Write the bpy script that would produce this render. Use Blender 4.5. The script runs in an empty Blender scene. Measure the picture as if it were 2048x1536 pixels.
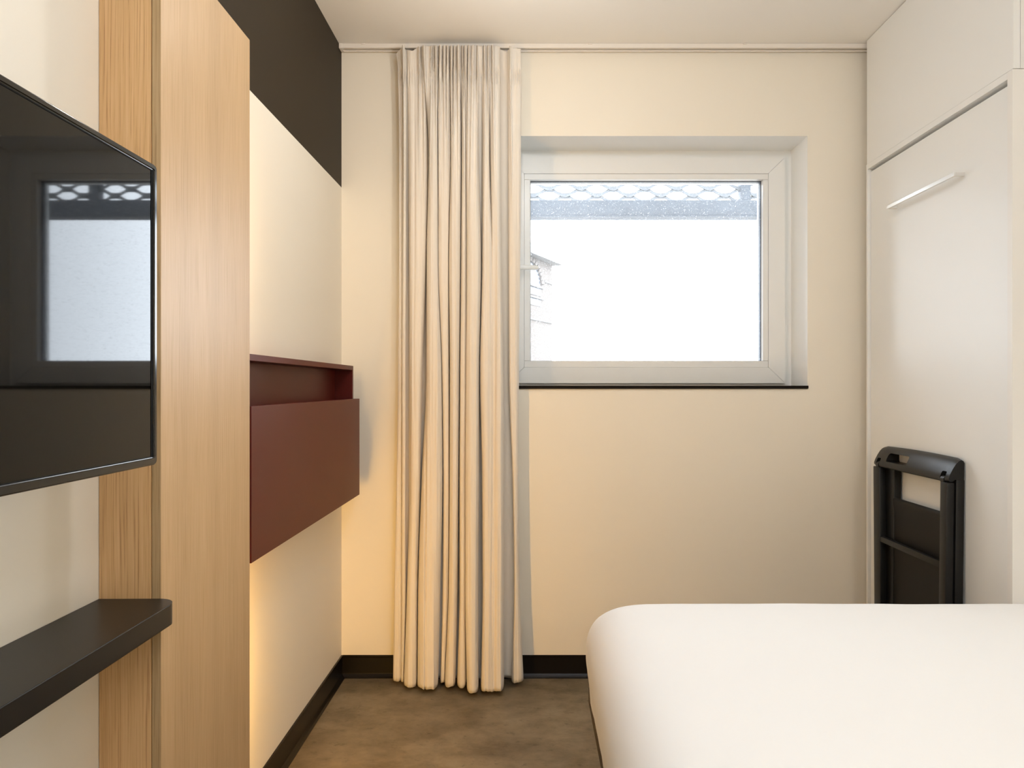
import bpy, bmesh, math, random
from mathutils import Vector, Matrix, noise
random.seed(7)
sc = bpy.context.scene
C = sc.collection
PI = math.pi

# ------------------------------------------------------------------ camera geometry of the room
F = 1512.0           # focal length in pixels at 2048 wide
VX, VY = 1058.0, 773.0
EYE = 1.153
D = 3.0              # distance camera to window wall
WL = -0.744          # left wall surface
CEIL = EYE + 1.343
def X(px, d): return (px - VX) * d / F
def Z(py, d): return EYE + (VY - py) * d / F

# ------------------------------------------------------------------ materials
def new_mat(name):
    m = bpy.data.materials.new(name); m.use_nodes = True
    nt = m.node_tree; b = nt.nodes['Principled BSDF']
    return m, nt, b
def principled(name, col, rough=.5, spec=.5, metal=0, coat=0, bump=0, bscale=200, var=0, vscale=3, ior=1.5, sheen=0):
    m, nt, b = new_mat(name)
    b.inputs['Base Color'].default_value = (*col, 1)
    b.inputs['Roughness'].default_value = rough
    b.inputs['Specular IOR Level'].default_value = spec
    b.inputs['Metallic'].default_value = metal
    b.inputs['Coat Weight'].default_value = coat
    b.inputs['IOR'].default_value = ior
    b.inputs['Sheen Weight'].default_value = sheen
    tc = nt.nodes.new('ShaderNodeTexCoord')
    if bump:
        n = nt.nodes.new('ShaderNodeTexNoise'); n.inputs['Scale'].default_value = bscale; n.inputs['Detail'].default_value = 3
        bp = nt.nodes.new('ShaderNodeBump'); bp.inputs['Strength'].default_value = bump; bp.inputs['Distance'].default_value = .001
        nt.links.new(tc.outputs['Object'], n.inputs['Vector']); nt.links.new(n.outputs['Fac'], bp.inputs['Height'])
        nt.links.new(bp.outputs['Normal'], b.inputs['Normal'])
    if var:
        n = nt.nodes.new('ShaderNodeTexNoise'); n.inputs['Scale'].default_value = vscale; n.inputs['Detail'].default_value = 4
        mx = nt.nodes.new('ShaderNodeMix'); mx.data_type = 'RGBA'
        mx.inputs['A'].default_value = (*[c*(1-var) for c in col], 1); mx.inputs['B'].default_value = (*[min(1, c*(1+var)) for c in col], 1)
        nt.links.new(tc.outputs['Object'], n.inputs['Vector']); nt.links.new(n.outputs['Fac'], mx.inputs['Factor'])
        nt.links.new(mx.outputs['Result'], b.inputs['Base Color'])
    return m

def wood(name, c0, c1, c2, axis_scale, streak, rough=.42, spec=.5, coat=.25):
    """grain runs along Z. c0 light, c1 mid, c2 dark streak"""
    m, nt, b = new_mat(name)
    L = nt.links
    tc = nt.nodes.new('ShaderNodeTexCoord')
    # slow waviness of the grain
    mp0 = nt.nodes.new('ShaderNodeMapping'); mp0.inputs['Scale'].default_value = (3, 3, 1.6)
    n0 = nt.nodes.new('ShaderNodeTexNoise'); n0.inputs['Scale'].default_value = 1.4; n0.inputs['Detail'].default_value = 2
    L.new(tc.outputs['Object'], mp0.inputs['Vector']); L.new(mp0.outputs['Vector'], n0.inputs['Vector'])
    sub = nt.nodes.new('ShaderNodeVectorMath'); sub.operation = 'SUBTRACT'; sub.inputs[1].default_value = (.5, .5, .5)
    scl = nt.nodes.new('ShaderNodeVectorMath'); scl.operation = 'SCALE'; scl.inputs['Scale'].default_value = .012 * streak
    add = nt.nodes.new('ShaderNodeVectorMath'); add.operation = 'ADD'
    L.new(n0.outputs['Color'], sub.inputs[0]); L.new(sub.outputs[0], scl.inputs[0]); L.new(tc.outputs['Object'], add.inputs[0]); L.new(scl.outputs[0], add.inputs[1])
    mp = nt.nodes.new('ShaderNodeMapping'); mp.inputs['Scale'].default_value = (axis_scale, axis_scale, axis_scale * .012)
    L.new(add.outputs[0], mp.inputs['Vector'])
    n1 = nt.nodes.new('ShaderNodeTexNoise'); n1.inputs['Scale'].default_value = 1; n1.inputs['Detail'].default_value = 5; n1.inputs['Roughness'].default_value = .65
    L.new(mp.outputs['Vector'], n1.inputs['Vector'])
    r1 = nt.nodes.new('ShaderNodeValToRGB')
    r1.color_ramp.elements[0].position = .32; r1.color_ramp.elements[0].color = (*c2, 1)
    r1.color_ramp.elements[1].position = .68; r1.color_ramp.elements[1].color = (*c0, 1)
    e = r1.color_ramp.elements.new(.46); e.color = (*c1, 1)
    L.new(n1.outputs['Fac'], r1.inputs['Fac'])
    # broad boards of veneer
    mp2 = nt.nodes.new('ShaderNodeMapping'); mp2.inputs['Scale'].default_value = (14, 14, .25)
    n2 = nt.nodes.new('ShaderNodeTexNoise'); n2.inputs['Scale'].default_value = 1; n2.inputs['Detail'].default_value = 1
    L.new(tc.outputs['Object'], mp2.inputs['Vector']); L.new(mp2.outputs['Vector'], n2.inputs['Vector'])
    mx = nt.nodes.new('ShaderNodeMix'); mx.data_type = 'RGBA'; mx.blend_type = 'MULTIPLY'; mx.inputs['Factor'].default_value = .5
    r2 = nt.nodes.new('ShaderNodeValToRGB'); r2.color_ramp.elements[0].position = .35; r2.color_ramp.elements[0].color = (.82, .80, .78, 1); r2.color_ramp.elements[1].position = .65
    L.new(n2.outputs['Fac'], r2.inputs['Fac']); L.new(r1.outputs['Color'], mx.inputs['A']); L.new(r2.outputs['Color'], mx.inputs['B'])
    L.new(mx.outputs['Result'], b.inputs['Base Color'])
    b.inputs['Roughness'].default_value = rough; b.inputs['Specular IOR Level'].default_value = spec
    b.inputs['Coat Weight'].default_value = coat; b.inputs['Coat Roughness'].default_value = .35
    bp = nt.nodes.new('ShaderNodeBump'); bp.inputs['Strength'].default_value = .12; bp.inputs['Distance'].default_value = .0006
    L.new(n1.outputs['Fac'], bp.inputs['Height']); L.new(bp.outputs['Normal'], b.inputs['Normal'])
    return m

M = {}
M['wall'] = principled('cream wall paint', (.84, .795, .70), .62, .25, bump=.05, bscale=350, var=.012)
M['wall_white'] = M['wall']
M['ceiling'] = principled('ceiling paint', (.91, .895, .865), .8, .2)
M['dark_paint'] = principled('dark brown wall paint', (.035, .026, .016), .55, .12)
M['reveal'] = principled('white window reveal paint', (.90, .92, .92), .5, .3)
M['pvc'] = principled('white window plastic', (.83, .85, .855), .3, .4)
M['laminate'] = principled('white laminate', (.83, .84, .83), .42, .45)
M['laminate_edge'] = principled('white laminate carcass', (.83, .82, .79), .45, .4)
M['black_trim'] = principled('black vinyl skirting', (.007, .005, .004), .3, .20)
M['sill'] = principled('dark brown sill', (.012, .009, .007), .6, .08)
M['red'] = principled('oxblood lacquer', (.105, .014, .010), .42, .22, bump=.02, bscale=500)
M['shelf'] = principled('matt black shelf laminate', (.010, .009, .008), .36, .25)
M['tv_plastic'] = principled('glossy black television plastic', (.010, .009, .008), .12, .6)
M['tv_back'] = principled('black television housing', (.012, .012, .012), .45, .4)
M['screen'] = principled('dark television glass', (.004, .0035, .003), .03, .30, ior=1.5)
M['chair'] = principled('black chair plastic', (.007, .007, .007), .38, .33, bump=.08, bscale=900)
M['chair_panel'] = principled('black chair seat plastic', (.007, .006, .0055), .5, .22)
M['steel'] = principled('brushed nickel', (.80, .78, .74), .28, .5, metal=.9)
M['rail'] = principled('white curtain rail enamel', (.80, .76, .71), .32, .5)
M['slot'] = principled('dark rail slot', (.09, .075, .06), .7, .2)
M['bedframe'] = principled('dark bed frame', (.030, .024, .020), .5, .3)
M['galv'] = principled('galvanised steel beam', (.085, .10, .125), .6, .3, var=.25, vscale=30)
M['screen_metal'] = principled('grey metal screen', (.12, .13, .145), .6, .3)
M['render'] = principled('pale brick', (.115, .10, .09), .9, .1, var=.12, vscale=6)
M['bwhite'] = principled('pale stone', (.16,.16,.16), .9, .1)
M['bglass'] = principled('far window glass', (.04, .05, .07), .2, .4)
M['spacer'] = principled('dark glazing spacer', (.035, .045, .065), .4, .4)
M['wood_front'] = wood('oak veneer coarse grain', (.72, .48, .25), (.64, .40, .185), (.40, .21, .085), 330, 1.0, rough=.5, coat=.05)
M['wood_side'] = wood('oak veneer fine grain', (.66, .45, .25), (.60, .395, .20), (.50, .31, .145), 520, .35, rough=.45, spec=.32, coat=.12)
M['wood_edge'] = wood('oak veneer edge band', (.50, .36, .20), (.44, .30, .15), (.28, .18, .08), 600, .3, rough=.5, coat=.05)

# curtain: cloth with some translucency and fine weave
def cloth(name, col, trans, bscale, bstr, rough=.85):
    m, nt, b = new_mat(name); L = nt.links
    b.inputs['Base Color'].default_value = (*col, 1); b.inputs['Roughness'].default_value = rough
    b.inputs['Specular IOR Level'].default_value = .15; b.inputs['Sheen Weight'].default_value = .15
    tc = nt.nodes.new('ShaderNodeTexCoord')
    n = nt.nodes.new('ShaderNodeTexNoise'); n.inputs['Scale'].default_value = bscale; n.inputs['Detail'].default_value = 4
    bp = nt.nodes.new('ShaderNodeBump'); bp.inputs['Strength'].default_value = bstr; bp.inputs['Distance'].default_value = .002
    L.new(tc.outputs['Object'], n.inputs['Vector']); L.new(n.outputs['Fac'], bp.inputs['Height']); L.new(bp.outputs['Normal'], b.inputs['Normal'])
    if trans:
        t = nt.nodes.new('ShaderNodeBsdfTranslucent'); t.inputs['Color'].default_value = (*col, 1)
        mx = nt.nodes.new('ShaderNodeMixShader'); mx.inputs['Fac'].default_value = trans
        out = nt.nodes['Material Output']
        L.new(b.outputs[0], mx.inputs[1]); L.new(t.outputs[0], mx.inputs[2]); L.new(mx.outputs[0], out.inputs['Surface'])
    return m
M['curtain'] = cloth('off white curtain cloth', (.82, .77, .70), .10, 900, .12)
M['sheet'] = cloth('white bed linen', (.90, .91, .92), 0, 25, .10)

# floor: mottled concrete look vinyl
def floor_mat():
    m, nt, b = new_mat('concrete look vinyl'); L = nt.links
    tc = nt.nodes.new('ShaderNodeTexCoord')
    mp = nt.nodes.new('ShaderNodeMapping'); mp.inputs['Scale'].default_value = (1, 1.35, 1)
    L.new(tc.outputs['Object'], mp.inputs['Vector'])
    n1 = nt.nodes.new('ShaderNodeTexNoise'); n1.inputs['Scale'].default_value = 6; n1.inputs['Detail'].default_value = 10; n1.inputs['Roughness'].default_value = .70; n1.inputs['Distortion'].default_value = .15
    n2 = nt.nodes.new('ShaderNodeTexNoise'); n2.inputs['Scale'].default_value = 2.2; n2.inputs['Detail'].default_value = 4
    n3 = nt.nodes.new('ShaderNodeTexNoise'); n3.inputs['Scale'].default_value = 22; n3.inputs['Detail'].default_value = 8; n3.inputs['Roughness'].default_value = .75
    for n in (n1, n2, n3): L.new(mp.outputs['Vector'], n.inputs['Vector'])
    r1 = nt.nodes.new('ShaderNodeValToRGB')
    r1.color_ramp.elements[0].position = .33; r1.color_ramp.elements[0].color = (.110, .085, .054, 1)
    r1.color_ramp.elements[1].position = .66; r1.color_ramp.elements[1].color = (.250, .208, .148, 1)
    e = r1.color_ramp.elements.new(.48); e.color = (.178, .144, .098, 1)
    L.new(n1.outputs['Fac'], r1.inputs['Fac'])
    r2 = nt.nodes.new('ShaderNodeValToRGB')
    r2.color_ramp.elements[0].position = .35; r2.color_ramp.elements[0].color = (.80, .78, .75, 1)
    r2.color_ramp.elements[1].position = .65; r2.color_ramp.elements[1].color = (1, 1, 1, 1)
    L.new(n2.outputs['Fac'], r2.inputs['Fac'])
    r3 = nt.nodes.new('ShaderNodeValToRGB')
    r3.color_ramp.elements[0].position = .33; r3.color_ramp.elements[0].color = (.45, .42, .38, 1)
    r3.color_ramp.elements[1].position = .43; r3.color_ramp.elements[1].color = (1, 1, 1, 1)
    L.new(n3.outputs['Fac'], r3.inputs['Fac'])
    a = nt.nodes.new('ShaderNodeMix'); a.data_type = 'RGBA'; a.blend_type = 'MULTIPLY'; a.inputs['Factor'].default_value = 1
    c = nt.nodes.new('ShaderNodeMix'); c.data_type = 'RGBA'; c.blend_type = 'MULTIPLY'; c.inputs['Factor'].default_value = .8
    L.new(r1.outputs['Color'], a.inputs['A']); L.new(r2.outputs['Color'], a.inputs['B'])
    L.new(a.outputs['Result'], c.inputs['A']); L.new(r3.outputs['Color'], c.inputs['B'])
    L.new(c.outputs['Result'], b.inputs['Base Color'])
    b.inputs['Roughness'].default_value = .42; b.inputs['Specular IOR Level'].default_value = .4
    return m
M['floor'] = floor_mat()

# window pane: thin clear glass with dried dirt specks
def pane_mat():
    m, nt, b = new_mat('window glass with dust specks'); L = nt.links
    nt.nodes.remove(b)
    out = nt.nodes['Material Output']
    tr = nt.nodes.new('ShaderNodeBsdfTransparent'); tr.inputs['Color'].default_value = (.97, .985, .98, 1)
    gl = nt.nodes.new('ShaderNodeBsdfGlossy'); gl.inputs['Roughness'].default_value = .01
    fr = nt.nodes.new('ShaderNodeFresnel'); fr.inputs['IOR'].default_value = 1.45
    mx = nt.nodes.new('ShaderNodeMixShader'); L.new(fr.outputs[0], mx.inputs[0]); L.new(tr.outputs[0], mx.inputs[1]); L.new(gl.outputs[0], mx.inputs[2])
    tl = nt.nodes.new('ShaderNodeBsdfTranslucent'); tl.inputs['Color'].default_value = (.9, .9, .9, 1)
    tc = nt.nodes.new('ShaderNodeTexCoord')
    vo = nt.nodes.new('ShaderNodeTexNoise'); vo.inputs['Scale'].default_value = 170; vo.inputs['Detail'].default_value = 3; vo.inputs['Roughness'].default_value = .6
    L.new(tc.outputs['Object'], vo.inputs['Vector'])
    rp = nt.nodes.new('ShaderNodeValToRGB'); rp.color_ramp.elements[0].position = .60; rp.color_ramp.elements[0].color = (.04, .04, .04, 1)
    rp.color_ramp.elements[1].position = .70; rp.color_ramp.elements[1].color = (.45, .45, .45, 1)
    L.new(vo.outputs['Fac'], rp.inputs['Fac'])
    m2 = nt.nodes.new('ShaderNodeMixShader'); L.new(rp.outputs['Color'], m2.inputs[0]); L.new(mx.outputs[0], m2.inputs[1]); L.new(tl.outputs[0], m2.inputs[2])
    L.new(m2.outputs[0], out.inputs['Surface'])
    return m
M['pane'] = pane_mat()

# ------------------------------------------------------------------ builders
def bm_new(): return bmesh.new()
def add_box(bm, x0, x1, y0, y1, z0, z1, bev=0, seg=2, mi=0):
    vs = [bm.verts.new((x, y, z)) for x in (x0, x1) for y in (y0, y1) for z in (z0, z1)]
    fs = [(0,1,3,2), (4,6,7,5), (0,4,5,1), (2,3,7,6), (0,2,6,4), (1,5,7,3)]
    fl = [bm.faces.new([vs[i] for i in f]) for f in fs]
    for f in fl: f.material_index = mi
    if bev:
        ed = list({e for f in fl for e in f.edges})
        bmesh.ops.bevel(bm, geom=ed, offset=bev, segments=seg, profile=.5, affect='EDGES', clamp_overlap=True)
def add_prism(bm, pts, axis, a0, a1, mi=0):
    """closed outline pts (2d) extruded along axis between a0 and a1. axis x:(y,z) y:(x,z) z:(x,y)"""
    def mk(p, a):
        if axis == 'x': return (a, p[0], p[1])
        if axis == 'y': return (p[0], a, p[1])
        return (p[0], p[1], a)
    A = [bm.verts.new(mk(p, a0)) for p in pts]; B = [bm.verts.new(mk(p, a1)) for p in pts]
    n = len(pts)
    f = [bm.faces.new(A[::-1]), bm.faces.new(B)]
    for i in range(n): f.append(bm.faces.new((A[i], A[(i+1) % n], B[(i+1) % n], B[i])))
    for q in f: q.material_index = mi
    return f
def obj(name, bm, mats, parent=None, smooth=False, mods=None):
    bmesh.ops.recalc_face_normals(bm, faces=bm.faces[:])
    me = bpy.data.meshes.new(name); 
    if parent is not None:
        bmesh.ops.translate(bm, vec=-wloc(parent), verts=bm.verts[:])
    bm.to_mesh(me); bm.free()
    for m in (mats if isinstance(mats, (list, tuple)) else [mats]): me.materials.append(m)
    o = bpy.data.objects.new(name, me); C.objects.link(o)
    if parent is not None: o.parent = parent
    if smooth:
        for p in me.polygons: p.use_smooth = True
    return o
def wloc(o):
    v = Vector(o.location)
    while o.parent is not None:
        o = o.parent; v += Vector(o.location)
    return v
def thing(name, label, cat, loc, group=None):
    o = bpy.data.objects.new(name, None); C.objects.link(o); o.location = loc; o.empty_display_size = .1
    o['label'] = label; o['category'] = cat
    if group: o['group'] = group
    return o
def tag(o, label, cat, group=None):
    o['label'] = label; o['category'] = cat
    if group: o['group'] = group
    return o
def struct(name, bm, mats, label=None, cat=None):
    o = obj(name, bm, mats); o['kind'] = 'structure'
    o['label'] = label or name.replace('_', ' '); o['category'] = cat or name.split('_')[0]
    return o
def round_rect(x0, x1, y0, y1, r, n=6, corners=(1, 1, 1, 1)):
    """corner order: (x1,y1) (x0,y1) (x0,y0) (x1,y0)"""
    pts = []
    cs = [(x1, y1, 0), (x0, y1, 90), (x0, y0, 180), (x1, y0, 270)]
    for k, (cx, cy, a0) in enumerate(cs):
        if not corners[k]: pts.append((cx, cy)); continue
        sx = -1 if k in (0, 3) else 1; sy = -1 if k in (0, 1) else 1
        ox, oy = cx + sx * r, cy + sy * r
        for i in range(n + 1):
            a = math.radians(a0 + 90 * i / n); pts.append((ox + r * math.cos(a), oy + r * math.sin(a)))
    return pts
def autosmooth(o, ang=35):
    for p in o.data.polygons: p.use_smooth = True
    o.data.set_sharp_from_angle(angle=math.radians(ang))

# ------------------------------------------------------------------ room shell
WR = 1.86            # right wall
YB = -1.45           # wall behind the camera
TW = .34             # window wall thickness
bm = bm_new(); add_box(bm, WL - .2, WR + .2, YB - .2, D + TW, -.1, 0)
struct('floor', bm, M['floor'], 'brown grey concrete look vinyl floor', 'floor')
bm = bm_new(); add_box(bm, WL - .2, WR + .2, YB - .2, D + TW, CEIL, CEIL + .1)
struct('ceiling', bm, M['ceiling'], 'smooth off white ceiling', 'ceiling')
# left wall with the dark painted band on top
ZB = Z(375, D)
bm = bm_new(); add_box(bm, WL - .2, WL, YB - .2, D + TW, 0, ZB, mi=0); add_box(bm, WL - .2, WL, YB - .2, D + TW, ZB, CEIL, mi=1)
struct('wall_left', bm, [M['wall'], M['dark_paint']], 'cream left wall with dark brown painted band along its top', 'wall')
bm = bm_new(); add_box(bm, WR, WR + .2, YB - .2, D + TW, 0, CEIL)
struct('wall_right', bm, M['wall'], 'cream right wall beside the bed', 'wall')
bm = bm_new(); add_box(bm, WL, WR, YB - .2, YB, 0, CEIL)
struct('wall_front', bm, M['wall'], 'cream wall opposite the window', 'wall')
# window wall with its opening
DF = 3.19            # depth of window frame front
ox0, ox1 = X(1002, DF), X(1615, D)
oz0, oz1 = Z(771.5, D), Z(272, D)
def wall_ring(bm, y0, y1, mi, inner_mi=None):
    add_box(bm, WL, ox0, y0, y1, 0, CEIL, mi=mi); add_box(bm, ox1, WR, y0, y1, 0, CEIL, mi=mi)
    add_box(bm, ox0, ox1, y0, y1, 0, oz0, mi=mi); add_box(bm, ox0, ox1, y0, y1, oz1, CEIL, mi=mi)
bm = bm_new(); wall_ring(bm, D, D + TW, 0)
for f in bm.faces:   # faces of the reveal carry the white paint
    c = f.calc_center_median()
    f.normal_update()
    if D + .001 < c.y < D + TW - .001 and ox0 - .01 < c.x < ox1 + .01 and oz0 - .01 < c.z < oz1 + .01: f.material_index = 1
struct('wall_back', bm, [M['wall'], M['reveal']], 'cream window wall with white painted reveal', 'wall')

# skirting with a coved toe
def skirt_profile(s):    # offsets from the wall (d), z
    return [(0, 0), (.016, 0), (.016, .002), (.011, .006), (.0065, .012), (.0045, .015), (.004, .018), (.004, .079), (.0055, .082), (.0055, .087), (.002, .088), (0, .088)]
bm = bm_new(); add_prism(bm, [(D - d, z) for d, z in skirt_profile(0)], 'x', WL + .004, 1.75)
struct('baseboard_back', bm, M['black_trim'], 'black skirting along the window wall', 'baseboard')
bm = bm_new(); add_prism(bm, [(WL + d, z) for d, z in skirt_profile(0)], 'y', 1.745, D - .002)
struct('baseboard_left', bm, M['black_trim'], 'black skirting along the left wall', 'baseboard')

# ------------------------------------------------------------------ window
w = bpy.data.objects.new('window_1', None); C.objects.link(w); w.location = ((ox0 + ox1) / 2, DF, oz0)
w['kind'] = 'structure'; w['label'] = 'white plastic window deep in the wall'; w['category'] = 'window'
def ring(bm, x0, x1, z0, z1, bx, bz, y0, y1, bev=0, top=None):
    """mitred rectangular ring: outer x0..x1,z0..z1, widths bx,bz"""
    O = [(x0, z0), (x1, z0), (x1, z1), (x0, z1)]; I = [(x0+bx, z0+bz), (x1-bx, z0+bz), (x1-bx, z1-bz), (x0+bx, z1-bz)]
    for k in range(4):
        a, b = k, (k + 1) % 4
        add_prism(bm, [O[a], O[b], I[b], I[a]], 'y', y0, y1)
fx0, fx1 = ox0 , X(1583, DF); fz0, fz1 = Z(771, DF), Z(302.5, DF)
bm = bm_new(); ring(bm, fx0, ox1 , oz0, oz1, .05, .05, DF, DF + .07)
obj('window_frame', bm, M['pvc'], w)
DS = 3.172
sx0, sx1, sz0, sz1 = X(1015, DS), X(1570.5, DS), Z(766.8, DS), Z(314.3, DS)
gx0, gx1, gz0, gz1 = X(1060.5, DS + .02), X(1523.5, DS + .02), Z(722, DS + .02), Z(361, DS + .02)
bx0, bx1, bz0, bz1 = X(1048.3, DS), X(1537, DS), Z(734.5, DS), Z(347, DS)
# sash: four mitred members with rounded fronts
bm = bm_new()
O = [(sx0, sz0), (sx1, sz0), (sx1, sz1), (sx0, sz1)]; I = [(bx0, bz0), (bx1, bz0), (bx1, bz1), (bx0, bz1)]
g = .0004
for k in range(4):
    a, b = k, (k + 1) % 4
    pts = [O[a], O[b], I[b], I[a]]
    cx = sum(p[0] for p in pts) / 4; cz = sum(p[1] for p in pts) / 4
    hor = k in (0, 2)
    pp = []
    for (x, z) in pts:
        if hor: pp.append((x + (g if x < cx else -g), z))
        else: pp.append((x, z + (g if z < cz else -g)))
    fs = add_prism(bm, pp, 'y', DS, DS + .075)
bmesh.ops.bevel(bm, geom=bm.edges[:], offset=.0012, segments=2, affect='EDGES', clamp_overlap=True)
sash = obj('sash', bm, M['pvc'], w)
# glazing beads: butt jointed
bm = bm_new()
e = .0006
add_box(bm, bx0 + e, bx1 - e, DS + .003, DS + .03, bz0 + e, gz0, bev=.0012); add_box(bm, bx0 + e, bx1 - e, DS + .003, DS + .03, gz1, bz1 - e, bev=.0012)
add_box(bm, bx0 + e, gx0, DS + .003, DS + .03, gz0 + e, gz1 - e, bev=.0012); add_box(bm, gx1, bx1 - e, DS + .003, DS + .03, gz0 + e, gz1 - e, bev=.0012)
obj('glazing_bead', bm, M['pvc'], sash)
bm = bm_new(); add_box(bm, gx0 - .01, gx1 + .01, DS + .032, DS + .036, gz0 - .01, gz1 + .01)
obj('pane', bm, M['pane'], sash)
bm = bm_new(); ring(bm, gx0 - .008, gx1 + .008, gz0 - .008, gz1 + .008, .0095, .0095, DS + .037, DS + .056)
obj('spacer', bm, M['spacer'], sash)
# dark rubber gasket line around the glass
bm = bm_new(); ring(bm, gx0 - .003, gx1 + .003, gz0 - .003, gz1 + .003, .0045, .0045, DS + .0295, DS + .0318)
obj('gasket', bm, M['spacer'], sash)
# outer stop behind the pane so that no slit stays open
bm = bm_new(); ring(bm, gx0 - .06, gx1 + .06, gz0 - .06, gz1 + .06, .062, .062, DS + .058, DS + .08)
obj('outer_rebate', bm, M['pvc'], sash)
# handle: round rose and a flat tapering lever that points right
hx, hz = X(1031, DS), Z(536, DS - .04)
bm = bm_new()
bmesh.ops.create_cone(bm, cap_ends=True, segments=24, radius1=.016, radius2=.0145, depth=.012, matrix=Matrix.Translation((hx, DS - .006, hz)) @ Matrix.Rotation(PI/2, 4, 'X'))
bmesh.ops.create_cone(bm, cap_ends=True, segments=20, radius1=.008, radius2=.008, depth=.03, matrix=Matrix.Translation((hx, DS - .026, hz)) @ Matrix.Rotation(PI/2, 4, 'X'))
hd = obj('handle', bm, M['pvc'], sash); autosmooth(hd)
bm = bm_new()
N = 18; rings = []
x_end = X(1077.6, DS - .045)
for i in range(N + 1):
    t = i / N; x = hx - .012 + (x_end - hx + .012) * t
    hh = .0115 * (1 - .15 * t) * (math.sqrt(max(0, 1 - ((t - .80) / .20) ** 2)) if t > .80 else 1) * (math.sqrt(max(.02, 1 - ((.12 - t) / .12) ** 2)) if t < .12 else 1)
    tk = .0055 * (1 - .2 * t) * (math.sqrt(max(0, 1 - ((t - .8) / .2) ** 2)) if t > .8 else 1)
    yc = DS - .045 - .004 * math.sin(t * PI); zc = hz + .003 * (1 - t)
    rings.append([bm.verts.new((x, yc + max(tk, .0003) * math.cos(a), zc + max(hh, .0003) * math.sin(a))) for a in [2 * PI * j / 14 for j in range(14)]])
for a, b in zip(rings, rings[1:]):
    for j in range(14): bm.faces.new((a[j], a[(j+1) % 14], b[(j+1) % 14], b[j]))
bm.faces.new(rings[0][::-1]); bm.faces.new(rings[-1])
lv = obj('lever', bm, M['pvc'], hd, smooth=True) if False else obj('lever', bm, M['pvc'], sash, smooth=True)
# sill board
bm = bm_new(); add_prism(bm, [(ox0 - .02, Z(777.8, D)), (X(1614, D), Z(777.8, D)), (X(1616, D), Z(776.6, D)), (X(1616, D), Z(771.3, D)), (ox0 - .02, Z(771.3, D))], 'y', D - .006, DF + .01)
for v in bm.verts: pass
so = obj('window_sill', bm, M['sill'], w)
for v in so.data.vertices: pass

# ------------------------------------------------------------------ outside
YS = 3.754
t = thing('metal_screen', 'galvanised beam with expanded metal screen outside the window', 'screen', (0, YS, Z(436, YS)))
zb0, zb1 = Z(436, YS), Z(402, YS)
bm = bm_new(); add_box(bm, -2.6, 3.2, YS - .02, YS + .04, zb0 + .008, zb1, bev=.002); add_box(bm, -2.6, 3.2, YS - .03, YS + .05, zb0, zb0 + .006, bev=.001)
obj('beam', bm, M['galv'], t)
bm = bm_new(); add_box(bm, X(1480, YS), X(1500, YS), YS - .015, YS + .035, zb1, zb1 + .9, bev=.002)
obj('post', bm, M['galv'], t)
bm = bm_new()
CW, CH = .159, .0665
z_first = zb1 + CH * .15
for k in range(0, 15):
    ph = 1 if k % 2 else -1
    zc = z_first + k * CH / 2
    n = int(5.8 / (CW / 8)); prev = None
    for i in range(n + 1):
        x = -2.6 + i * CW / 8 + X(1098, YS) % CW * 0
        u = ((x - X(1098, YS)) / CW) * 2 * PI
        s = math.cos(u); s = math.copysign(abs(s) ** .8, s)
        z = zc + ph * s * CH / 4 * .88
        hw = .0078 + .0045 * abs(s) ** 4
        cur = [bm.verts.new((x, YS + .006, z - hw)), bm.verts.new((x, YS - .004, z - hw)), bm.verts.new((x, YS + .004 , z + hw)), bm.verts.new((x, YS + .014, z + hw))]
        if prev:
            for j in range(4): bm.faces.new((prev[j], prev[(j+1) % 4], cur[(j+1) % 4], cur[j]))
        else: bm.faces.new(cur)
        prev = cur
    bm.faces.new(prev[::-1])
obj('mesh_panel', bm, M['screen_metal'], t)

# far building: wall recedes to the right
YC = 22.0
cx, czt = X(1104, YC), Z(526, YC)
dirv = Vector((-.443, -1.0, 0)).normalized(); nrm = Vector((1, -.443, 0)).normalized()
bt = thing('building', 'pale brick house with arched window seen through the window glass', 'building', (cx, YC, -6))
def bpt(s, z, out=0): return Vector((cx, YC, 0)) + dirv * s + nrm * out + Vector((0, 0, z))
def bbox_(bm, s0, s1, z0, z1, o0, o1):
    vs = [bm.verts.new(bpt(s, z, o)) for s in (s0, s1) for o in (o0, o1) for z in (z0, z1)]
    for f in [(0,1,3,2), (4,6,7,5), (0,4,5,1), (2,3,7,6), (0,2,6,4), (1,5,7,3)]: bm.faces.new([vs[i] for i in f])
bm = bm_new(); bbox_(bm, 0, 9, -6, czt - .05, -5, 0); obj('wall', bm, M['render'], bt)
bm = bm_new(); bbox_(bm, -.25, 9.2, czt - .05, czt + .22, -5.2, .25); obj('roof_cornice', bm, M['bwhite'], bt)
for z in (czt - .62, 3.0, 1.2):
    bm = bm_new(); bbox_(bm, 0, .62 if z > 3.5 else 9, z - .02, z + .02, 0, .04)
    obj('string_course', bm, M['bwhite'], bt)
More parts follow.
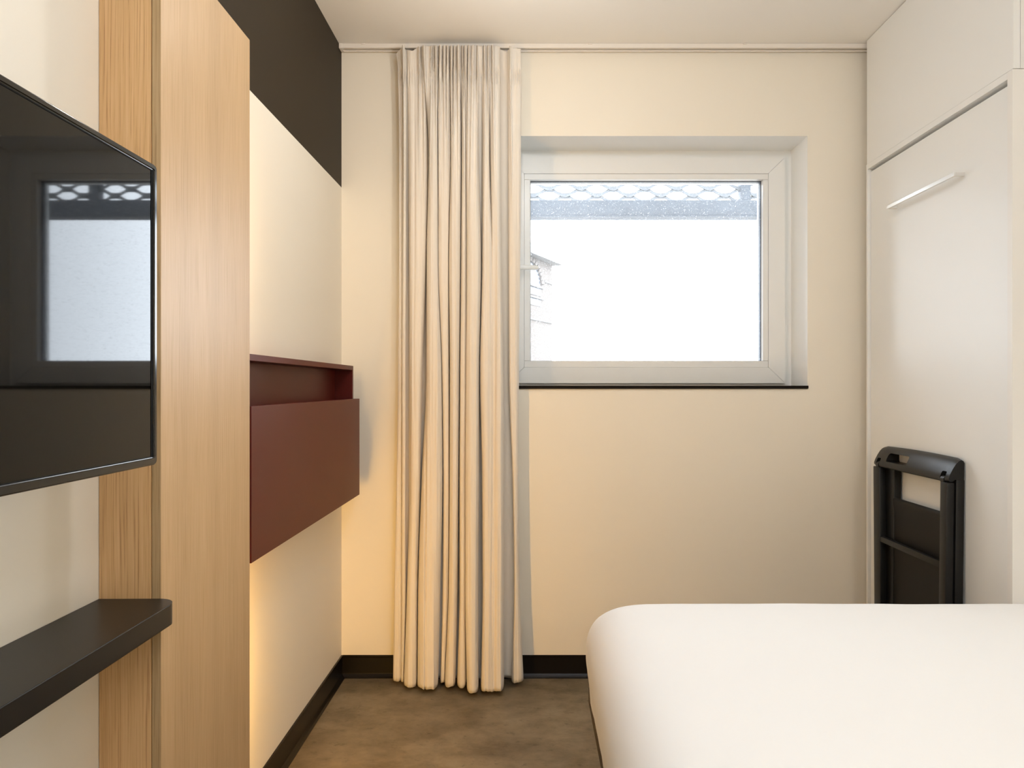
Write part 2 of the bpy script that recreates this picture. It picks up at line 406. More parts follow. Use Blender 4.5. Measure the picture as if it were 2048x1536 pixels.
for s0 in (.93, 4.2):
    zs_, rx, rz = 4.03, .80, .52
    bm = bm_new()
    pts = [(s0, zs_ - .10)] + [(s0 + rx - rx * math.cos(PI * i / 14), zs_ + rz * math.sin(PI * i / 14)) for i in range(15)] + [(s0 + 2 * rx, zs_ - .10)]
    A = [bm.verts.new(bpt(s, z, .015)) for s, z in pts]; B = [bm.verts.new(bpt(s, z, -.15)) for s, z in pts]
    bm.faces.new(A); bm.faces.new(B[::-1])
    for i in range(len(pts)): bm.faces.new((A[i], A[(i+1) % len(pts)], B[(i+1) % len(pts)], B[i]))
    obj('arched_window', bm, M['bglass'], bt)
    bm = bm_new()
    for i in range(16):
        a0 = PI * i / 16; a1 = PI * (i + .72) / 16
        q = [bpt(s0 + rx - (rx + e) * math.cos(a), zs_ + (rz + e * .5) * math.sin(a), .06) for e, a in ((.03, a0), (.03, a1), (.24, a1), (.24, a0))]
        q2 = [v - nrm * .06 for v in q]
        V = [bm.verts.new(v) for v in q + q2]
        for f in [(0,1,2,3), (7,6,5,4), (0,4,5,1), (1,5,6,2), (2,6,7,3), (3,7,4,0)]: bm.faces.new([V[i] for i in f])
    obj('arch_surround', bm, M['render'], bt)
    for z0, z1 in ((3.68, 3.89), (3.39, 3.58)):
        bm = bm_new(); bbox_(bm, s0 - .1, s0 + 1.6, z0, z1, -.1, .015); obj('window', bm, M['bglass'], bt)
        bm = bm_new(); bbox_(bm, s0 - .2, s0 + 1.7, z1, z1 + .035, 0, .08); obj('lintel', bm, M['bwhite'], bt)

# ------------------------------------------------------------------ curtain rail
DR = 2.958
zr0, zr1 = Z(95.6, DR), CEIL - .0005
t = thing('curtain_rail', 'slim white curtain rail under the ceiling above the window', 'curtain rail', (.5, D - .03, zr1))
bm = bm_new()
add_box(bm, WL + .012, 1.45, DR, DR + .003, zr0, zr1, bev=.0006)
add_box(bm, WL + .012, 1.45, DR + .027, DR + .030, zr0 - .003, zr1, bev=.0006)
add_box(bm, WL + .012, 1.45, DR + .003, DR + .027, zr1 - .004, zr1)
add_box(bm, WL + .012, 1.45, DR + .003, DR + .009, zr0, zr0 + .002); add_box(bm, WL + .012, 1.45, DR + .021, DR + .027, zr0, zr0 + .002)
obj('track', bm, M['rail'], t)
bm = bm_new(); add_box(bm, WL + .0005, WL + .013, DR - .003, DR + .032, zr0 - .002, zr1, bev=.001)
obj('end_cap', bm, M['rail'], t)
for px in (727, 1180, 1490):
    bm = bm_new(); add_box(bm, X(px - 4, DR), X(px + 4, DR), DR - .004, DR + .001, zr1 - .004, zr1, bev=.0006)
    obj('ceiling_clip', bm, M['rail'], t)

# ------------------------------------------------------------------ curtain
LV = [97, 145, 300, 525, 740, 960, 1180, 1385]
zl = [Z(y, 2.88) for y in LV]
zl[0] = Z(94, 2.93); zl[-1] = .018
# folds: (L,R) at each level, front depth at each level
FO = [
 ([(792,804),(796,806),(798,805.5),(798,804.5),(796,803.5),(793,803),(789,803),(786,802)], [2.935,2.932,2.93,2.925,2.925,2.92,2.92,2.915]),
 ([(804,810),(806,812),(805.5,813),(804.5,813),(803.5,812.5),(803,812.5),(803,812),(802,807)], [2.915,2.91,2.905,2.90,2.90,2.90,2.90,2.90]),
 ([(813,841),(814,842),(817,856),(818,852),(819,845),(819.5,840.5),(814,835),(807.5,833.5)], [2.93,2.925,2.90,2.885,2.88,2.875,2.865,2.855]),
 ([(842,856),(843,857),(857.2,875.3),(853,876),(853,883),(843.5,885),(836,880.5),(834.5,876.5)], [2.90,2.895,2.87,2.865,2.86,2.85,2.845,2.83]),
 ([(858,876),(858,876),(876,900.5),(876.5,897),(884,898),(886,898.5),(885,896.5),(880,889)], [2.90,2.895,2.885,2.88,2.88,2.885,2.89,2.895]),
 ([(877,912),(877,912),(901.5,922),(897.7,921),(899.5,918.7),(899,917),(897.3,915),(889.5,911)], [2.90,2.892,2.87,2.865,2.865,2.86,2.86,2.855]),
 ([(913,922),(913,924),(923,931.5),(922,932.5),(920,931.5),(918.7,930),(919,930),(914,932)], [2.895,2.89,2.875,2.87,2.87,2.865,2.86,2.85]),
 ([(922,950),(924,951),(932,957.5),(933,962.5),(932,958.5),(930.5,958),(930.5,957),(933.5,957.5)], [2.89,2.885,2.86,2.85,2.845,2.835,2.82,2.795]),
 ([(950,966),(952,968),(965,979),(964,984),(959.5,984),(964,984),(965,983),(961,984)], [2.895,2.89,2.88,2.865,2.86,2.85,2.84,2.81]),
 ([(966,999),(968,1000),(980,1002),(984,1003.5),(984,1007),(984,1008),(983,1008),(984,1008)], [2.895,2.89,2.87,2.865,2.86,2.85,2.84,2.81]),
 ([(1015,1041.5),(1015.5,1042),(1016,1042),(1016.5,1040.5),(1017,1038),(1025,1036.5),(1028.5,1039.5),(1023,1047)], [2.925,2.92,2.915,2.915,2.91,2.91,2.905,2.895]),
]
# depth of the valley on the right of each fold
VD = [
 [2.94,2.938,2.935,2.935,2.93,2.93,2.93,2.925],
 [2.945]*6 + [2.94,2.935],
 [2.935,2.935,2.945,2.95,2.955,2.95,2.94,2.93],
 [2.935,2.935,2.93,2.90,2.91,2.93,2.945,2.945],
 [2.93,2.93,2.92,2.915,2.94,2.94,2.925,2.925],
 [2.93,2.93,2.94,2.94,2.94,2.95,2.95,2.94],
 [2.93,2.93,2.90,2.895,2.885,2.885,2.88,2.90],
 [2.93,2.93,2.945,2.95,2.94,2.94,2.94,2.93],
 [2.93,2.925,2.94,2.875,2.866,2.857,2.848,2.815],
 [2.95,2.955,2.955,2.96,2.96,2.955,2.95,2.945],
 [2.925]*8,
]
V0 = [2.94]*8
def hermite(xs, ys, x):
    # xs descending in z; piecewise smooth
    n = len(xs)
    for i in range(n - 1):
        if xs[i] >= x >= xs[i+1] or i == n - 2:
            h = xs[i+1] - xs[i]; t = min(1, max(0, (x - xs[i]) / h))
            def sl(k):
                if k == 0: return (ys[1] - ys[0]) / (xs[1] - xs[0])
                if k == n - 1: return (ys[-1] - ys[-2]) / (xs[-1] - xs[-2])
                a = (ys[k] - ys[k-1]) / (xs[k] - xs[k-1]); b = (ys[k+1] - ys[k]) / (xs[k+1] - xs[k])
                return 0 if a * b <= 0 else 2 * a * b / (a + b)
            m0, m1 = sl(i) * h, sl(i+1) * h
            return (2*t**3 - 3*t**2 + 1) * ys[i] + (t**3 - 2*t**2 + t) * m0 + (-2*t**3 + 3*t**2) * ys[i+1] + (t**3 - t**2) * m1
    return ys[-1]
PLEATS = [(838, 2.2, .8), (848, 4.5, 1.0), (863, 1.4, .8), (866.5, 1.2, .6), (872, 4, 1.1), (881, 3.6, 1.2), (888.7, 3, 1.1), (895.7, 2.7, 1.0), (903, 3, 1.1), (909.5, 2.2, 1.0), (917, 3.8, 1.3), (925, 1.6, .7), (931.5, 3.6, 1.1), (938, 2.6, 1.0), (946, 3.6, 1.2), (956, 2.4, 1.0), (962.5, 2.4, 1.0), (969, 2.8, 1.1), (977, 3, 1.0), (985.5, 3.2, 1.2), (1020, 2.4, .9), (805, 2.2, .8)]
for k in range(2, 10):
    lr, dp = FO[k]
    L3, R3 = lr[2]
    if k == 2: lr[0], lr[1] = (814, 840), (814.5, 846)
    elif k == 3: lr[0], lr[1] = (842, 874), (848, 875)
    else: lr[0], lr[1] = (L3 - 1.5, R3 - 1.5), (L3 - 1, R3 - 1)
    dp[0] = 2.926; dp[1] = 2.918 if k != 2 else 2.925
NS, NR = 56, 220
rows = []
zt, zbm = zl[0], zl[-1]
for r in range(NR + 1):
    tt = r / NR
    z = zt + (zbm - zt) * (tt ** 1.25)
    pts = []
    for k, (lr, dp) in enumerate(FO):
        L_ = hermite(zl, [a for a, b in lr], z); R_ = hermite(zl, [b for a, b in lr], z)
        d_ = hermite(zl, dp, z); vl = hermite(zl, V0 if k == 0 else VD[k-1], z); vr = hermite(zl, VD[k], z)
        for i in range(NS + 1):
            u = i / NS; a = PI * u
            cx_ = math.copysign(abs(math.cos(a)) ** .72, math.cos(a))
            s = math.sin(a) ** .52 if math.sin(a) > 1e-6 else 0
            px = (L_ + R_) / 2 - (R_ - L_) / 2 * cx_
            vv = vl + (vr - vl) * u
            if k == len(FO) - 1: vv = vl + (2.935 - vl) * u; s = s if u < .35 else s * (1 - (u - .35) * .55)
            # long shallow furrows inside broad folds
            y = vv + (d_ - vv) * s
            pts.append([px, y, k, u, s])
    row = []
    dz_ = zt - z
    fade = 1 if dz_ < .085 else (1 - .35 * (dz_ - .085) / .03 if dz_ < .115 else .65 * max(0, 1 - (dz_ - .115) / .55) ** 1.3)
    tape = math.exp(-((zt - .115 - z) / .028) ** 2)
    for (px, y, k, u, s) in pts:
        if fade > 0:
            b = 0; pb = 0
            for (c, hw, am) in PLEATS:
                dxp = (px - c - 7 * dz_ * math.sin(c * 3.1)) / (hw * .84)
                if abs(dxp) < 1: b += am * (math.cos(dxp * PI / 2) ** .32)
            y -= .036 * fade * b - .006 * tape
            y += .005 * tape * math.sin(px * 1.3)
            pb = b * fade
        # soft irregular furrows, longer than wide
        y += .0040 * noise.noise(Vector((px * .16, 3.1, z * 1.3))) * (.4 + .6 * s) + .0022 * noise.noise(Vector((px * .42, 9.7, z * 2.2))) * s
        # crease running down the broad right fold and the third fold
        lo = max(0, min(1, (1.25 - z) / .4)); hi = max(0, min(1, (z - 1.35) / .5)) * min(1, dz_ / .15)
        y += .011 * lo * math.exp(-((px - (851.5 - 1.5 * (1 - z))) / 1.3) ** 2) + .007 * hi * math.exp(-((px - 829) / 1.6) ** 2)
        md = max(0, min(1, (1.9 - z) / .5))
        y += .006 * md * math.exp(-((px - 989) / 3.2) ** 2)
        hem = z - .105
        if abs(hem) < .005: y += .0012 * (1 - abs(hem) / .005)
        elif hem < 0: y -= .0006
        x = X(px, y)
        zz = z
        # sagging top edge between the hooks
        top = max(0, 1 - (zt - z) / .05)
        if top > 0:
            sag = 0
            if px < 803: sag = .022 * min(1, (803 - px) / 9)
            elif 810 < px < 836: sag = .017 * math.sin((px - 810) / 26 * PI)
            elif 1001 < px < 1018: sag = .010
            elif px > 1025: sag = .006
            else: sag = -.004 * abs(math.sin(px * .9)) if 842 < px < 1000 else 0
            zz -= sag * top
        if fade > 0: zz -= .013 * min(pb, 1.2) * max(0, 1 - dz_ / .06)
        # hem lifts a little on the back folds
        if z < .2: zz += (.2 - z) / .2 * .006 * noise.noise(Vector((px * .09, 1.7, 0)))
        row.append((x, y, zz))
    rows.append(row)
ct = thing('curtain', 'off white pleated curtain gathered left of the window', 'curtain', (-.27, 2.9, .02))
bm = bm_new()
V = [[bm.verts.new(p) for p in row] for row in rows]
for a, b in zip(V, V[1:]):
    for j in range(len(a) - 1): bm.faces.new((a[j], a[j+1], b[j+1], b[j]))
cl = obj('cloth', bm, M['curtain'], ct, smooth=True)
sm = cl.modifiers.new('thickness', 'SOLIDIFY'); sm.thickness = .0016; sm.offset = 1
for px in (803, 829, 848, 881, 917, 946, 985, 1020):
    bm = bm_new()
    x = X(px, 2.95)
    add_box(bm, x - .003, x + .003, DR + .010, DR + .020, zl[0] - .035, zr0 + .008, bev=.0008)
    obj('glider', bm, M['rail'], ct)

# ------------------------------------------------------------------ oak column box beside the television
Y1, Y2 = 1.3065, 1.723
XC0, XC1 = X(303, Y1), X(321.5, Y1)
t = thing('wood_pillar', 'tall oak veneer pillar boxed onto the left wall', 'pillar', ((WL + XC1) / 2, (Y1 + Y2) / 2, 0))
bm = bm_new(); add_box(bm, WL + .001, XC0 - .0008, Y1, Y1 + .018, 0, ZB, bev=.0005)
obj('front_board', bm, M['wood_front'], t)
bm = bm_new(); add_box(bm, XC0 + .0004, XC1, Y1 + .0005, Y2, 0, ZB, bev=.0007, mi=0)
for f in bm.faces:
    f.normal_update()
    if abs(f.normal.y) > .7: f.material_index = 1
obj('side_board', bm, [M['wood_side'], M['wood_edge']], t)
bm = bm_new(); add_box(bm, WL + .001, XC0 - .0008, Y2 - .018, Y2, 0, ZB - .001, bev=.0005)
obj('rear_board', bm, M['wood_front'], t)
bm = bm_new(); add_box(bm, WL + .001, XC0 - .001, Y1 + .019, Y2 - .019, ZB - .018, ZB - .001)
obj('top_board', bm, M['wood_edge'], t)

# ------------------------------------------------------------------ shelf
zs1 = Z(1197, Y1); zs0 = zs1 - .0355; xs = -.6035
bm = bm_new()
pts = round_rect(WL + .0005, xs, .12, Y1 - .0008, .034, 10, (1, 0, 0, 0))
fs = add_prism(bm, pts, 'z', zs0, zs1)
ed = [e for e in bm.edges if abs(e.verts[0].co.z - e.verts[1].co.z) < 1e-5]
bmesh.ops.bevel(bm, geom=ed, offset=.0016, segments=3, affect='EDGES')
o = obj('wall_shelf', bm, M['shelf']); autosmooth(o, 40)
tag(o, 'black wall shelf with rounded corner under the television', 'shelf')

# ------------------------------------------------------------------ television
t = thing('television', 'black flat screen television on left wall reflecting the window', 'television', (-.56, .73, 1.03))
ty0, ty1 = .365, 1.0955
tz0, tz1 = Z(928.6, 1.0955), Z(332.5, 1.0955)
xf = -.5385
def ring_yz(bm, o, i, x0, x1, x1i=None):
    """outer outline o, inner outline i (same count) in (y,z) between x0 and x1"""
    n = len(o); x1i = x1 if x1i is None else x1i
    a = [bm.verts.new((x0, *p)) for p in o]; b = [bm.verts.new((x1, *p)) for p in o]
    c = [bm.verts.new((x1i, *p)) for p in i]; d = [bm.verts.new((x0, *p)) for p in i]
    for k in range(n):
        j = (k + 1) % n
        bm.faces.new((a[k], a[j], b[j], b[k])); bm.faces.new((b[k], b[j], c[j], c[k])); bm.faces.new((c[k], c[j], d[j], d[k])); bm.faces.new((d[k], d[j], a[j], a[k]))
bw, bt_, bb = .0085, .0085, .0115
O_ = round_rect(ty0, ty1, tz0, tz1, .0075, 6); I_ = round_rect(ty0 + bw, ty1 - bw, tz0 + bb, tz1 - bt_, .0012, 6)
bm = bm_new(); ring_yz(bm, O_, I_, xf - .012, xf)
ed = [e for e in bm.edges if e.verts[0].co.x > xf - .0001 and e.verts[1].co.x > xf - .0001 and (e.calc_length() > 0) and len(e.link_faces) == 2 and abs(e.link_faces[0].normal.dot(e.link_faces[1].normal)) < .5]
for f in bm.faces: f.normal_update()
ed = [e for e in bm.edges if e.verts[0].co.x > xf - .0001 and e.verts[1].co.x > xf - .0001 and abs(e.link_faces[0].normal.dot(e.link_faces[1].normal)) < .5]
bmesh.ops.bevel(bm, geom=ed, offset=.0018, segments=3, affect='EDGES', clamp_overlap=True)
o = obj('bezel', bm, M['tv_plastic'], t); autosmooth(o, 50)
# glass with its black printed border
bm = bm_new(); add_box(bm, xf - .011, xf - .003, ty0 + bw - .0002, ty1 - bw + .0002, tz0 + bb - .0002, tz1 - bt_ + .0002)
obj('screen', bm, M['screen'], t)
bm = bm_new(); I2 = round_rect(ty0 + bw + .0042, ty1 - bw - .0042, tz0 + bb + .001, tz1 - bt_ - .001, .0005, 6); I1 = round_rect(ty0 + bw, ty1 - bw, tz0 + bb, tz1 - bt_, .0005, 6)
ring_yz(bm, I1, I2, xf - .0032, xf - .0022)
obj('screen_border', bm, principled('matt black screen border', (.002, .002, .002), .6, .2), t)
bm = bm_new()
add_box(bm, xf - .030, xf - .0122, ty0 + .004, ty1 - .004, tz0 + .004, tz1 - .004, bev=.006, seg=3)
add_box(bm, xf - .062, xf - .028, ty0 + .10, ty1 - .10, tz0 + .03, tz1 - .09, bev=.014, seg=3)
o = obj('housing', bm, M['tv_back'], t); autosmooth(o, 40)
bm = bm_new()
add_box(bm, WL + .001, WL + .02, .62, .84, 1.16, 1.34, bev=.002); add_box(bm, WL + .015, xf - .06, .71, .75, 1.23, 1.27, bev=.003); add_box(bm, xf - .072, xf - .060, .66, .80, 1.18, 1.32, bev=.002)
obj('wall_bracket', bm, M['tv_back'], t)

# ------------------------------------------------------------------ red drop front desk
dy0, dy1 = 1.7576, 2.879
xcar = -.669; xpan = -.6455
zt1 = Z(731.8, 2.879); zp1 = Z(797.3, 2.875); zp0 = .5 * (Z(990.5, 2.875) + Z(1125, 1.7576 * 1.0))
t = thing('wall_desk', 'oxblood red wall hung drop front desk box on left wall', 'desk', (-.70, (dy0 + dy1) / 2, zp0))
bm = bm_new(); add_box(bm, WL + .001, xcar, dy0, dy1, zt1 - .016, zt1, bev=.0006); obj('top_board', bm, M['red'], t)
for ya in (dy0, dy1 - .016):
    bm = bm_new(); add_box(bm, WL + .001, xcar, ya, ya + .016, zp0 + .004, zt1 - .0162, bev=.0005); obj('side_panel', bm, M['red'], t)
bm = bm_new(); add_box(bm, WL + .001, WL + .009, dy0 + .0162, dy1 - .0162, zp0 + .004, zt1 - .0162); obj('back_panel', bm, M['red'], t)
bm = bm_new(); add_box(bm, WL + .009, xcar, dy0 + .0162, dy1 - .0162, zp0 + .004, zp0 + .02, bev=.0004); obj('bottom_board', bm, M['red'], t)
bm = bm_new(); add_box(bm, xcar + .0008, xpan, dy0, dy1, zp0, zp1, bev=.0008); obj('drop_front', bm, M['red'], t)

# ------------------------------------------------------------------ fold away bed cabinet on the right
XF = 1.3095; XL = 1.307; cy0, cy1 = 2.044, 2.930
zseam = .5 * (Z(326, F * XF / (1736 - VX)) + Z(139, 2.044))
zop = zseam - .0215
t = thing('wall_bed_cabinet', 'white fold away wall bed cabinet with long metal handle', 'cabinet', (1.55, 2.487, 0))
bm = bm_new()
add_box(bm, XL, WR - .002, cy0, cy0 + .022, 0, zseam - .0015, bev=.0006)
obj('side_panel', bm, M['laminate_edge'], t)
bm = bm_new(); add_box(bm, XL, WR - .002, cy1 - .012, cy1, 0, zseam - .0015, bev=.0006); obj('side_panel', bm, M['laminate'], t)
bm = bm_new(); add_box(bm, XL, WR - .002, cy0 + .0222, cy1 - .0122, zop, zseam - .0015, bev=.0006); obj('top_panel', bm, M['laminate'], t)
XP = 1.3186
bm = bm_new(); add_box(bm, XP, XP + .02, cy0 + .025, cy1 - .0135, .012, zop - .0105, bev=.001)
obj('front_panel', bm, M['laminate'], t)
bm = bm_new(); add_box(bm, XP + .03, XP + .035, cy0 + .023, cy1 - .013, .001, zop - .001); obj('inner_panel', bm, M['laminate'], t)
hy0, hy1 = 2.286, 2.716; hz1 = Z(344, 2.286); hz0 = hz1 - .0115; hxb = 1.285
bm = bm_new()
add_box(bm, hxb, hxb + .009, hy0, hy1, hz0, hz1, bev=.0008)
add_box(bm, hxb + .006, XP, hy0, hy0 + .010, hz0, hz1, bev=.0008)
add_box(bm, hxb + .006, XP, hy1 - .010, hy1, hz0, hz1, bev=.0008)
obj('handle', bm, M['steel'], t)
# upper cupboard
t = thing('overhead_cupboard', 'flat white overhead cupboard up to the ceiling above the wall bed', 'cupboard', (1.55, 2.487, zseam))
bm = bm_new(); add_box(bm, XF, XF + .0185, cy0, cy1, zseam + .0005, CEIL - .003, bev=.0005); obj('door', bm, M['laminate'], t)
bm = bm_new(); add_box(bm, XF + .020, WR - .002, cy0 + .0005, cy1, zseam + .0005, CEIL - .003, bev=.0005); obj('carcass', bm, M['laminate_edge'], t)

# ------------------------------------------------------------------ folded chair
t = thing('folding_chair', 'folded black plastic chair leaning on the white wall bed front', 'chair', (1.29, 2.53, 0))
xb = 1.302
ya, yb = 2.281, 2.774
prof = [(xb, .868), (xb + .001, .925), (xb - .003, .932), (xb - .009, .935), (xb - .018, .931), (xb - .028, .921), (xb - .038, .905), (xb - .047, .887), (xb - .052, .873), (xb - .051, .866), (xb - .046, .862), (xb - .038, .862), (xb - .030, .869), (xb - .012, .868)]
bm = bm_new()
# head rail: outline extruded with softened ends
NY = 22; secs = []
cxp = sum(p[0] for p in prof) / len(prof); czp = sum(p[1] for p in prof) / len(prof)
for i in range(NY + 1):
    u = i / NY
    yy = ya + (yb - ya) * u
    e_ = min(u, 1 - u) * (yb - ya)
    s = 1 - .10 * max(0, 1 - e_ / .006) ** 2
    crown = .0035 * math.sin(PI * u)
    secs.append([bm.verts.new((cxp + (p[0] - cxp) * s, yy, czp + (p[1] - czp) * s + crown * max(0, (p[1] - .86) / .07))) for p in prof])
for a, b in zip(secs, secs[1:]):
    for j in range(len(prof)): bm.faces.new((a[j], a[(j+1) % len(prof)], b[(j+1) % len(prof)], b[j]))
bm.faces.new(secs[0][::-1]); bm.faces.new(secs[-1])
rail = obj('head_rail', bm, M['chair'], t)
# cut hand slot and the two hinge notches
def cut(target, pts_yz, x0, x1):
    bmc = bm_new(); add_prism(bmc, pts_yz, 'x', x0, x1); bmesh.ops.recalc_face_normals(bmc, faces=bmc.faces[:])
    bmesh.ops.translate(bmc, vec=-wloc(t), verts=bmc.verts[:])
    me = bpy.data.meshes.new('cut'); bmc.to_mesh(me); bmc.free(); co = bpy.data.objects.new('cut', me); C.objects.link(co)
    co.parent = t
    bo = target.modifiers.new('b', 'BOOLEAN'); bo.object = co; bo.operation = 'DIFFERENCE'; bo.solver = 'EXACT'
    bpy.context.view_layer.update()
    dg = bpy.context.evaluated_depsgraph_get()
    nm = bpy.data.meshes.new_from_object(target.evaluated_get(dg))
    target.modifiers.clear(); target.data = nm
    bpy.data.objects.remove(co)
cut(rail, round_rect(2.545, 2.690, .886, .916, .010, 6), 1.20, 1.36)
cut(rail, round_rect(2.300, 2.326, .85, .894, .004, 4), 1.20, xb - .030)
cut(rail, round_rect(2.730, 2.756, .85, .894, .004, 4), 1.20, xb - .030)
autosmooth(rail, 38)
bv = rail.modifiers.new('soft', 'BEVEL'); bv.width = .002; bv.segments = 2; bv.limit_method = 'ANGLE'; bv.angle_limit = math.radians(50)
# rear uprights
for (y0, y1) in ((2.281, 2.335), (2.668, 2.774)):
    bm = bm_new(); add_box(bm, xb - .026, xb, y0, y1, .0, .872, bev=.003, seg=2); o = obj('leg', bm, M['chair'], t); autosmooth(o)
# front legs with round hinge ends in the notches
for (y0, y1, yh0, yh1) in ((2.283, 2.320, 2.302, 2.324), (2.723, 2.772, 2.732, 2.754)):
    bm = bm_new()
    lean = -.030 if y0 > 2.5 else 0
    vs0 = len(bm.verts)
    add_box(bm, xb - .054, xb - .030, y0, y1, .0, .862, bev=.003, seg=2)
    if lean:
        for v in bm.verts: v.co.y += lean * (1 - v.co.z / .862) * 1.3
    bmesh.ops.create_cone(bm, cap_ends=True, segments=20, radius1=.0125, radius2=.0125, depth=yh1 - yh0 - .003, matrix=Matrix.Translation((xb - .041, (yh0 + yh1) / 2, .868)) @ Matrix.Rotation(PI/2, 4, 'X'))
    o = obj('leg', bm, M['chair'], t); autosmooth(o)
# seat panel folded between the legs, with a rolled top edge
bm = bm_new()
pf = [(xb - .012, .02), (xb - .012, .750), (xb - .015, .758), (xb - .020, .761), (xb - .026, .757), (xb - .028, .748), (xb - .026, .730), (xb - .023, .70), (xb - .022, .02)]
add_prism(bm, pf, 'y', 2.315, 2.675); o = obj('seat', bm, M['chair_panel'], t); autosmooth(o, 50)
bm = bm_new(); add_box(bm, xb - .052, xb - .034, 2.316, 2.735, .595, .616, bev=.003, seg=2); o = obj('crossbar', bm, M['chair'], t); autosmooth(o)
bm = bm_new(); add_box(bm, xb - .052, xb - .034, 2.316, 2.705, .18, .20, bev=.003, seg=2); o = obj('crossbar', bm, M['chair'], t); autosmooth(o)
t.rotation_euler = (0, math.radians(.75), 0)
t.location.x += .002

# ------------------------------------------------------------------ bed
t = thing('bed', 'bed with smooth white cover on a dark frame in the right foreground', 'bed', (.95, 1.03, 0))
bx_0, bx_1, by_0, by_1 = .147, 1.62, .04, 2.034
ztop, zhem, zmid = Z(1183, 2.03), .362, .47
bm = bm_new()
# cover: nested loops from hem up over the rounded shoulder to the middle of the top
def loop_pt(a, inset, rc):
    pass
def rr_loop(x0, x1, y0, y1, r, n):
    """evenly indexed rounded rectangle loop"""
    pts = []
    segs = [((x1 - r, y1 - r), 0, (x1, y0 + r), (x1, y1 - r)), ]
    cs = [((x1 - r, y1 - r), 0), ((x0 + r, y1 - r), 90), ((x0 + r, y0 + r), 180), ((x1 - r, y0 + r), 270)]
    for k, ((ccx, ccy), a0) in enumerate(cs):
        arc = [(ccx + r * math.cos(math.radians(a0 + 90 * i / 24)), ccy + r * math.sin(math.radians(a0 + 90 * i / 24))) for i in range(25)]
        pts += arc
        nx = cs[(k + 1) % 4]; q = (nx[0][0] + r * math.cos(math.radians(nx[1])), nx[0][1] + r * math.sin(math.radians(nx[1])))
        p = arc[-1]
        for i in range(1, n): pts.append((p[0] + (q[0] - p[0]) * i / n, p[1] + (q[1] - p[1]) * i / n))
    return pts
prof_b = [(.0095, zhem - .003), (.0085, zhem + .012), (.006, zhem + .04), (.001, zhem + .075), (0, zmid), (.003, .505), (.012, .535), (.026, .560), (.046, .580), (.072, .594), (.105, .6025), (.145, .6065), (.20, .6085), (.27, .609), (.36, .6095), (.45, .610), (.55, .610), (.66, .610), (.734, .610)]
prof_b = [(i, z + (ztop - .6085) * max(0, min(1, (z - zmid) / .1))) for i, z in prof_b]
loops = []
def crm(P, k):
    out = []
    for i in range(len(P) - 1):
        p0, p1, p2, p3 = P[max(0, i-1)], P[i], P[i+1], P[min(len(P)-1, i+2)]
        for j in range(k):
            t_ = j / k
            out.append(tuple(.5 * (2*p1[q] + (p2[q]-p0[q])*t_ + (2*p0[q]-5*p1[q]+4*p2[q]-p3[q])*t_**2 + (3*p1[q]-p0[q]-3*p2[q]+p3[q])*t_**3) for q in (0, 1)))
    return out + [P[-1]]
prof_b = crm(prof_b, 3)
for (ins, z) in prof_b:
    r = min(max(.02, .085 - ins * .1), ((bx_1 - bx_0) / 2 - ins) * .9)
    lp = rr_loop(bx_0 + ins, bx_1 - ins, by_0 + ins, by_1 - ins, r, 40)
    vs = []
    for (x, y) in lp:
        zz = z
        if z < .56:   # draped side: soft vertical ripples
            wv = (.56 - z) / .2
            rp = .0035 * wv * noise.noise(Vector((x * 9, y * 9, 0))) + .0015 * wv * noise.noise(Vector((x * 30, y * 30, z * 3)))
            dx, dy = x - (bx_0 + bx_1) / 2, y - (by_0 + by_1) / 2
            if abs(dx) / (bx_1 - bx_0) > abs(dy) / (by_1 - by_0): x += math.copysign(rp, dx)
            else: y += math.copysign(rp, dy)
            zz += .004 * wv * noise.noise(Vector((x * 4, y * 4, 5)))
        else:
            zz += .0035 * noise.noise(Vector((x * 2.6, y * 2.6, 2))) + .0012 * noise.noise(Vector((x * 9, y * 9, 4)))
        vs.append(bm.verts.new((x, y, zz)))
    loops.append(vs)
for a, b in zip(loops, loops[1:]):
    n = len(a)
    for j in range(n): bm.faces.new((a[j], a[(j+1) % n], b[(j+1) % n], b[j]))
bm.faces.new(loops[-1])
o = obj('cover', bm, M['sheet'], t, smooth=True)
sm = o.modifiers.new('thickness', 'SOLIDIFY'); sm.thickness = .005; sm.offset = -1
bm = bm_new(); add_box(bm, bx_0 + .03, bx_1 - .03, by_0 + .03, by_1 - .03, .37, .55, bev=.04, seg=3); o = obj('mattress', bm, M['sheet'], t); autosmooth(o)
bm = bm_new(); add_box(bm, bx_0 + .0105, bx_1 - .0105, by_0 + .01, by_1 - .030, .314, .357, bev=.003); obj('bed_frame', bm, M['bedframe'], t)
for (x, y) in ((bx_0 + .22, by_0 + .2), (bx_1 - .2, by_0 + .2), (bx_0 + .22, by_1 - .25), (bx_1 - .2, by_1 - .25)):
    bm = bm_new(); add_box(bm, x - .025, x + .025, y - .025, y + .025, 0, .315, bev=.003); obj('leg', bm, M['bedframe'], t)

# ------------------------------------------------------------------ light
def area(name, loc, rot, size, power, col, shape='RECTANGLE', size_y=None, spread=None):
    l = bpy.data.lights.new(name, 'AREA'); l.energy = power; l.color = col; l.size = size; l.shape = shape
    if size_y: l.size_y = size_y
    if spread is not None: l.spread = spread
    o = bpy.data.objects.new(name, l); C.objects.link(o); o.location = loc; o.rotation_euler = rot
    return o
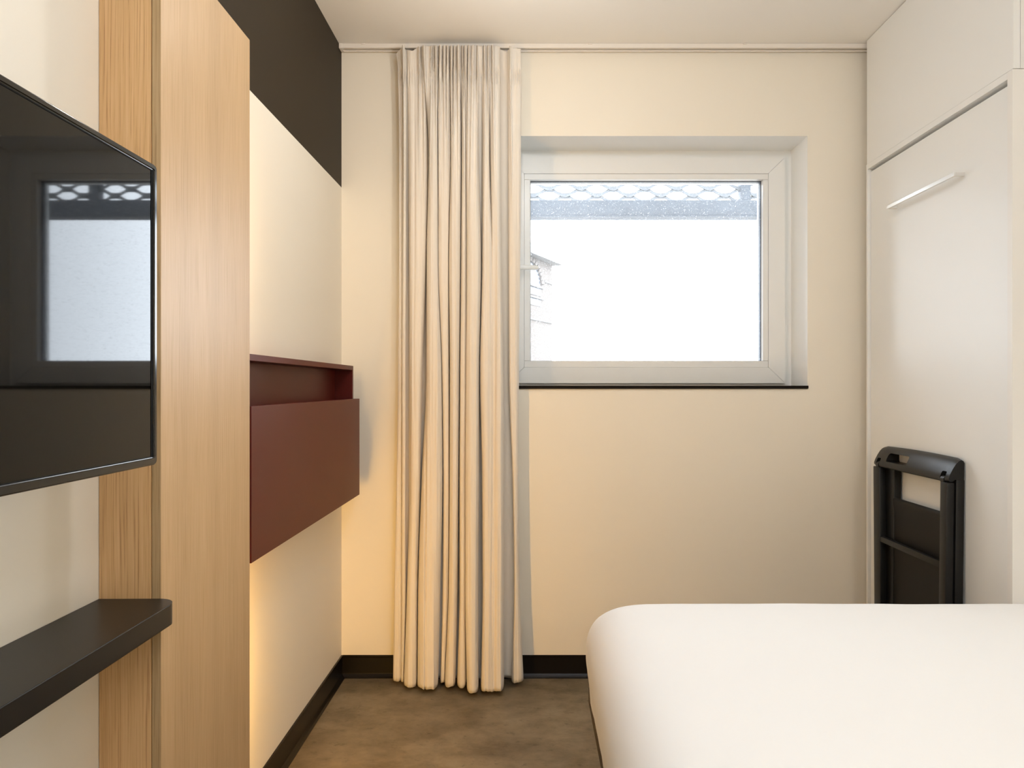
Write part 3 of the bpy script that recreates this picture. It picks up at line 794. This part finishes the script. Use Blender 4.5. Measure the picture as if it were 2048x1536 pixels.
# sky outside
wd = bpy.data.worlds.new('overcast sky'); sc.world = wd; wd.use_nodes = True
nt = wd.node_tree; bg = nt.nodes['Background']
tc = nt.nodes.new('ShaderNodeTexCoord'); sp = nt.nodes.new('ShaderNodeSeparateXYZ'); rp = nt.nodes.new('ShaderNodeValToRGB')
nt.links.new(tc.outputs['Generated'], sp.inputs[0]); 
ma = nt.nodes.new('ShaderNodeMath'); ma.operation = 'MULTIPLY_ADD'; ma.inputs[1].default_value = .5; ma.inputs[2].default_value = .5
nt.links.new(sp.outputs['Z'], ma.inputs[0]); nt.links.new(ma.outputs[0], rp.inputs['Fac']); nt.links.new(rp.outputs['Color'], bg.inputs['Color'])
rp.color_ramp.elements[0].position = .47; rp.color_ramp.elements[0].color = (.25, .25, .25, 1)
rp.color_ramp.elements[1].position = .50; rp.color_ramp.elements[1].color = (.92, .985, 1.09, 1)
bg.inputs['Strength'].default_value = 12.5
# window as a sampling portal for the sky
p = area('window_portal', ((gx0 + gx1) / 2, DS + .12, (gz0 + gz1) / 2), (-PI/2, 0, 0), gx1 - gx0 + .05, 1, (1, 1, 1), size_y=gz1 - gz0 + .05)
p.data.cycles.is_portal = True
# globe lamps on the ceiling, out of the frame: one over the middle of the room, one towards the window; then two added fills
def bulb(name, loc, power, col, r=.02):
    l = bpy.data.lights.new(name, 'POINT'); l.energy = power; l.color = col; l.shadow_soft_size = r
    o = bpy.data.objects.new(name, l); C.objects.link(o); o.location = loc
bulb('ceiling_lamp_light', (.30, .55, 2.40), 20, (.91, .975, 1.09), .04)
bulb('window_side_lamp_light', (-.03, 2.12, 2.20), 8, (1.0, .97, .92), .03)
bulb('side_fill_light', (.95, -.40, 1.45), 10, (1.0, .80, .52), .08)  # unseen warm fill, added to lift the lower left walls and pillar
bulb('rear_fill_light', (.75, -.80, 2.15), 15, (.95, .97, 1.03), .12)  # unseen fill added behind the camera for flat light on ceiling and walls
# warm lamps tucked behind the pillar, lighting the corner
def strip(loc, length, power, col, turn):
    o = area('corner_lamp_light', loc, (PI/2, 0, turn), .022, power, col, size_y=length)
strip((-.702, Y2 + .014, .42), .50, 8.0, (1.0, .54, .10), math.radians(10))
strip((-.702, Y2 + .014, 1.56), .50, 3.6, (1.0, .64, .28), math.radians(10))

# ------------------------------------------------------------------ camera
cam = bpy.data.cameras.new('camera'); co = bpy.data.objects.new('camera', cam); C.objects.link(co)
co.location = (0, 0, EYE); co.rotation_euler = (PI/2, 0, 0)
cam.sensor_width = 36; cam.lens = 36 * F / 2048
cam.shift_x = -(VX - 1024) / 2048; cam.shift_y = (VY - 768) / 2048
cam.clip_start = .02
sc.camera = co
sc.view_settings.view_transform = 'Standard'; sc.view_settings.look = 'None'; sc.view_settings.gamma = 1; sc.view_settings.use_curve_mapping = False
sc.view_settings.exposure = -.08
sc.cycles.max_bounces = 12; sc.cycles.diffuse_bounces = 8; sc.cycles.transparent_max_bounces = 12
sc.cycles.use_denoising = True
sc.cycles.sample_clamp_indirect = 8
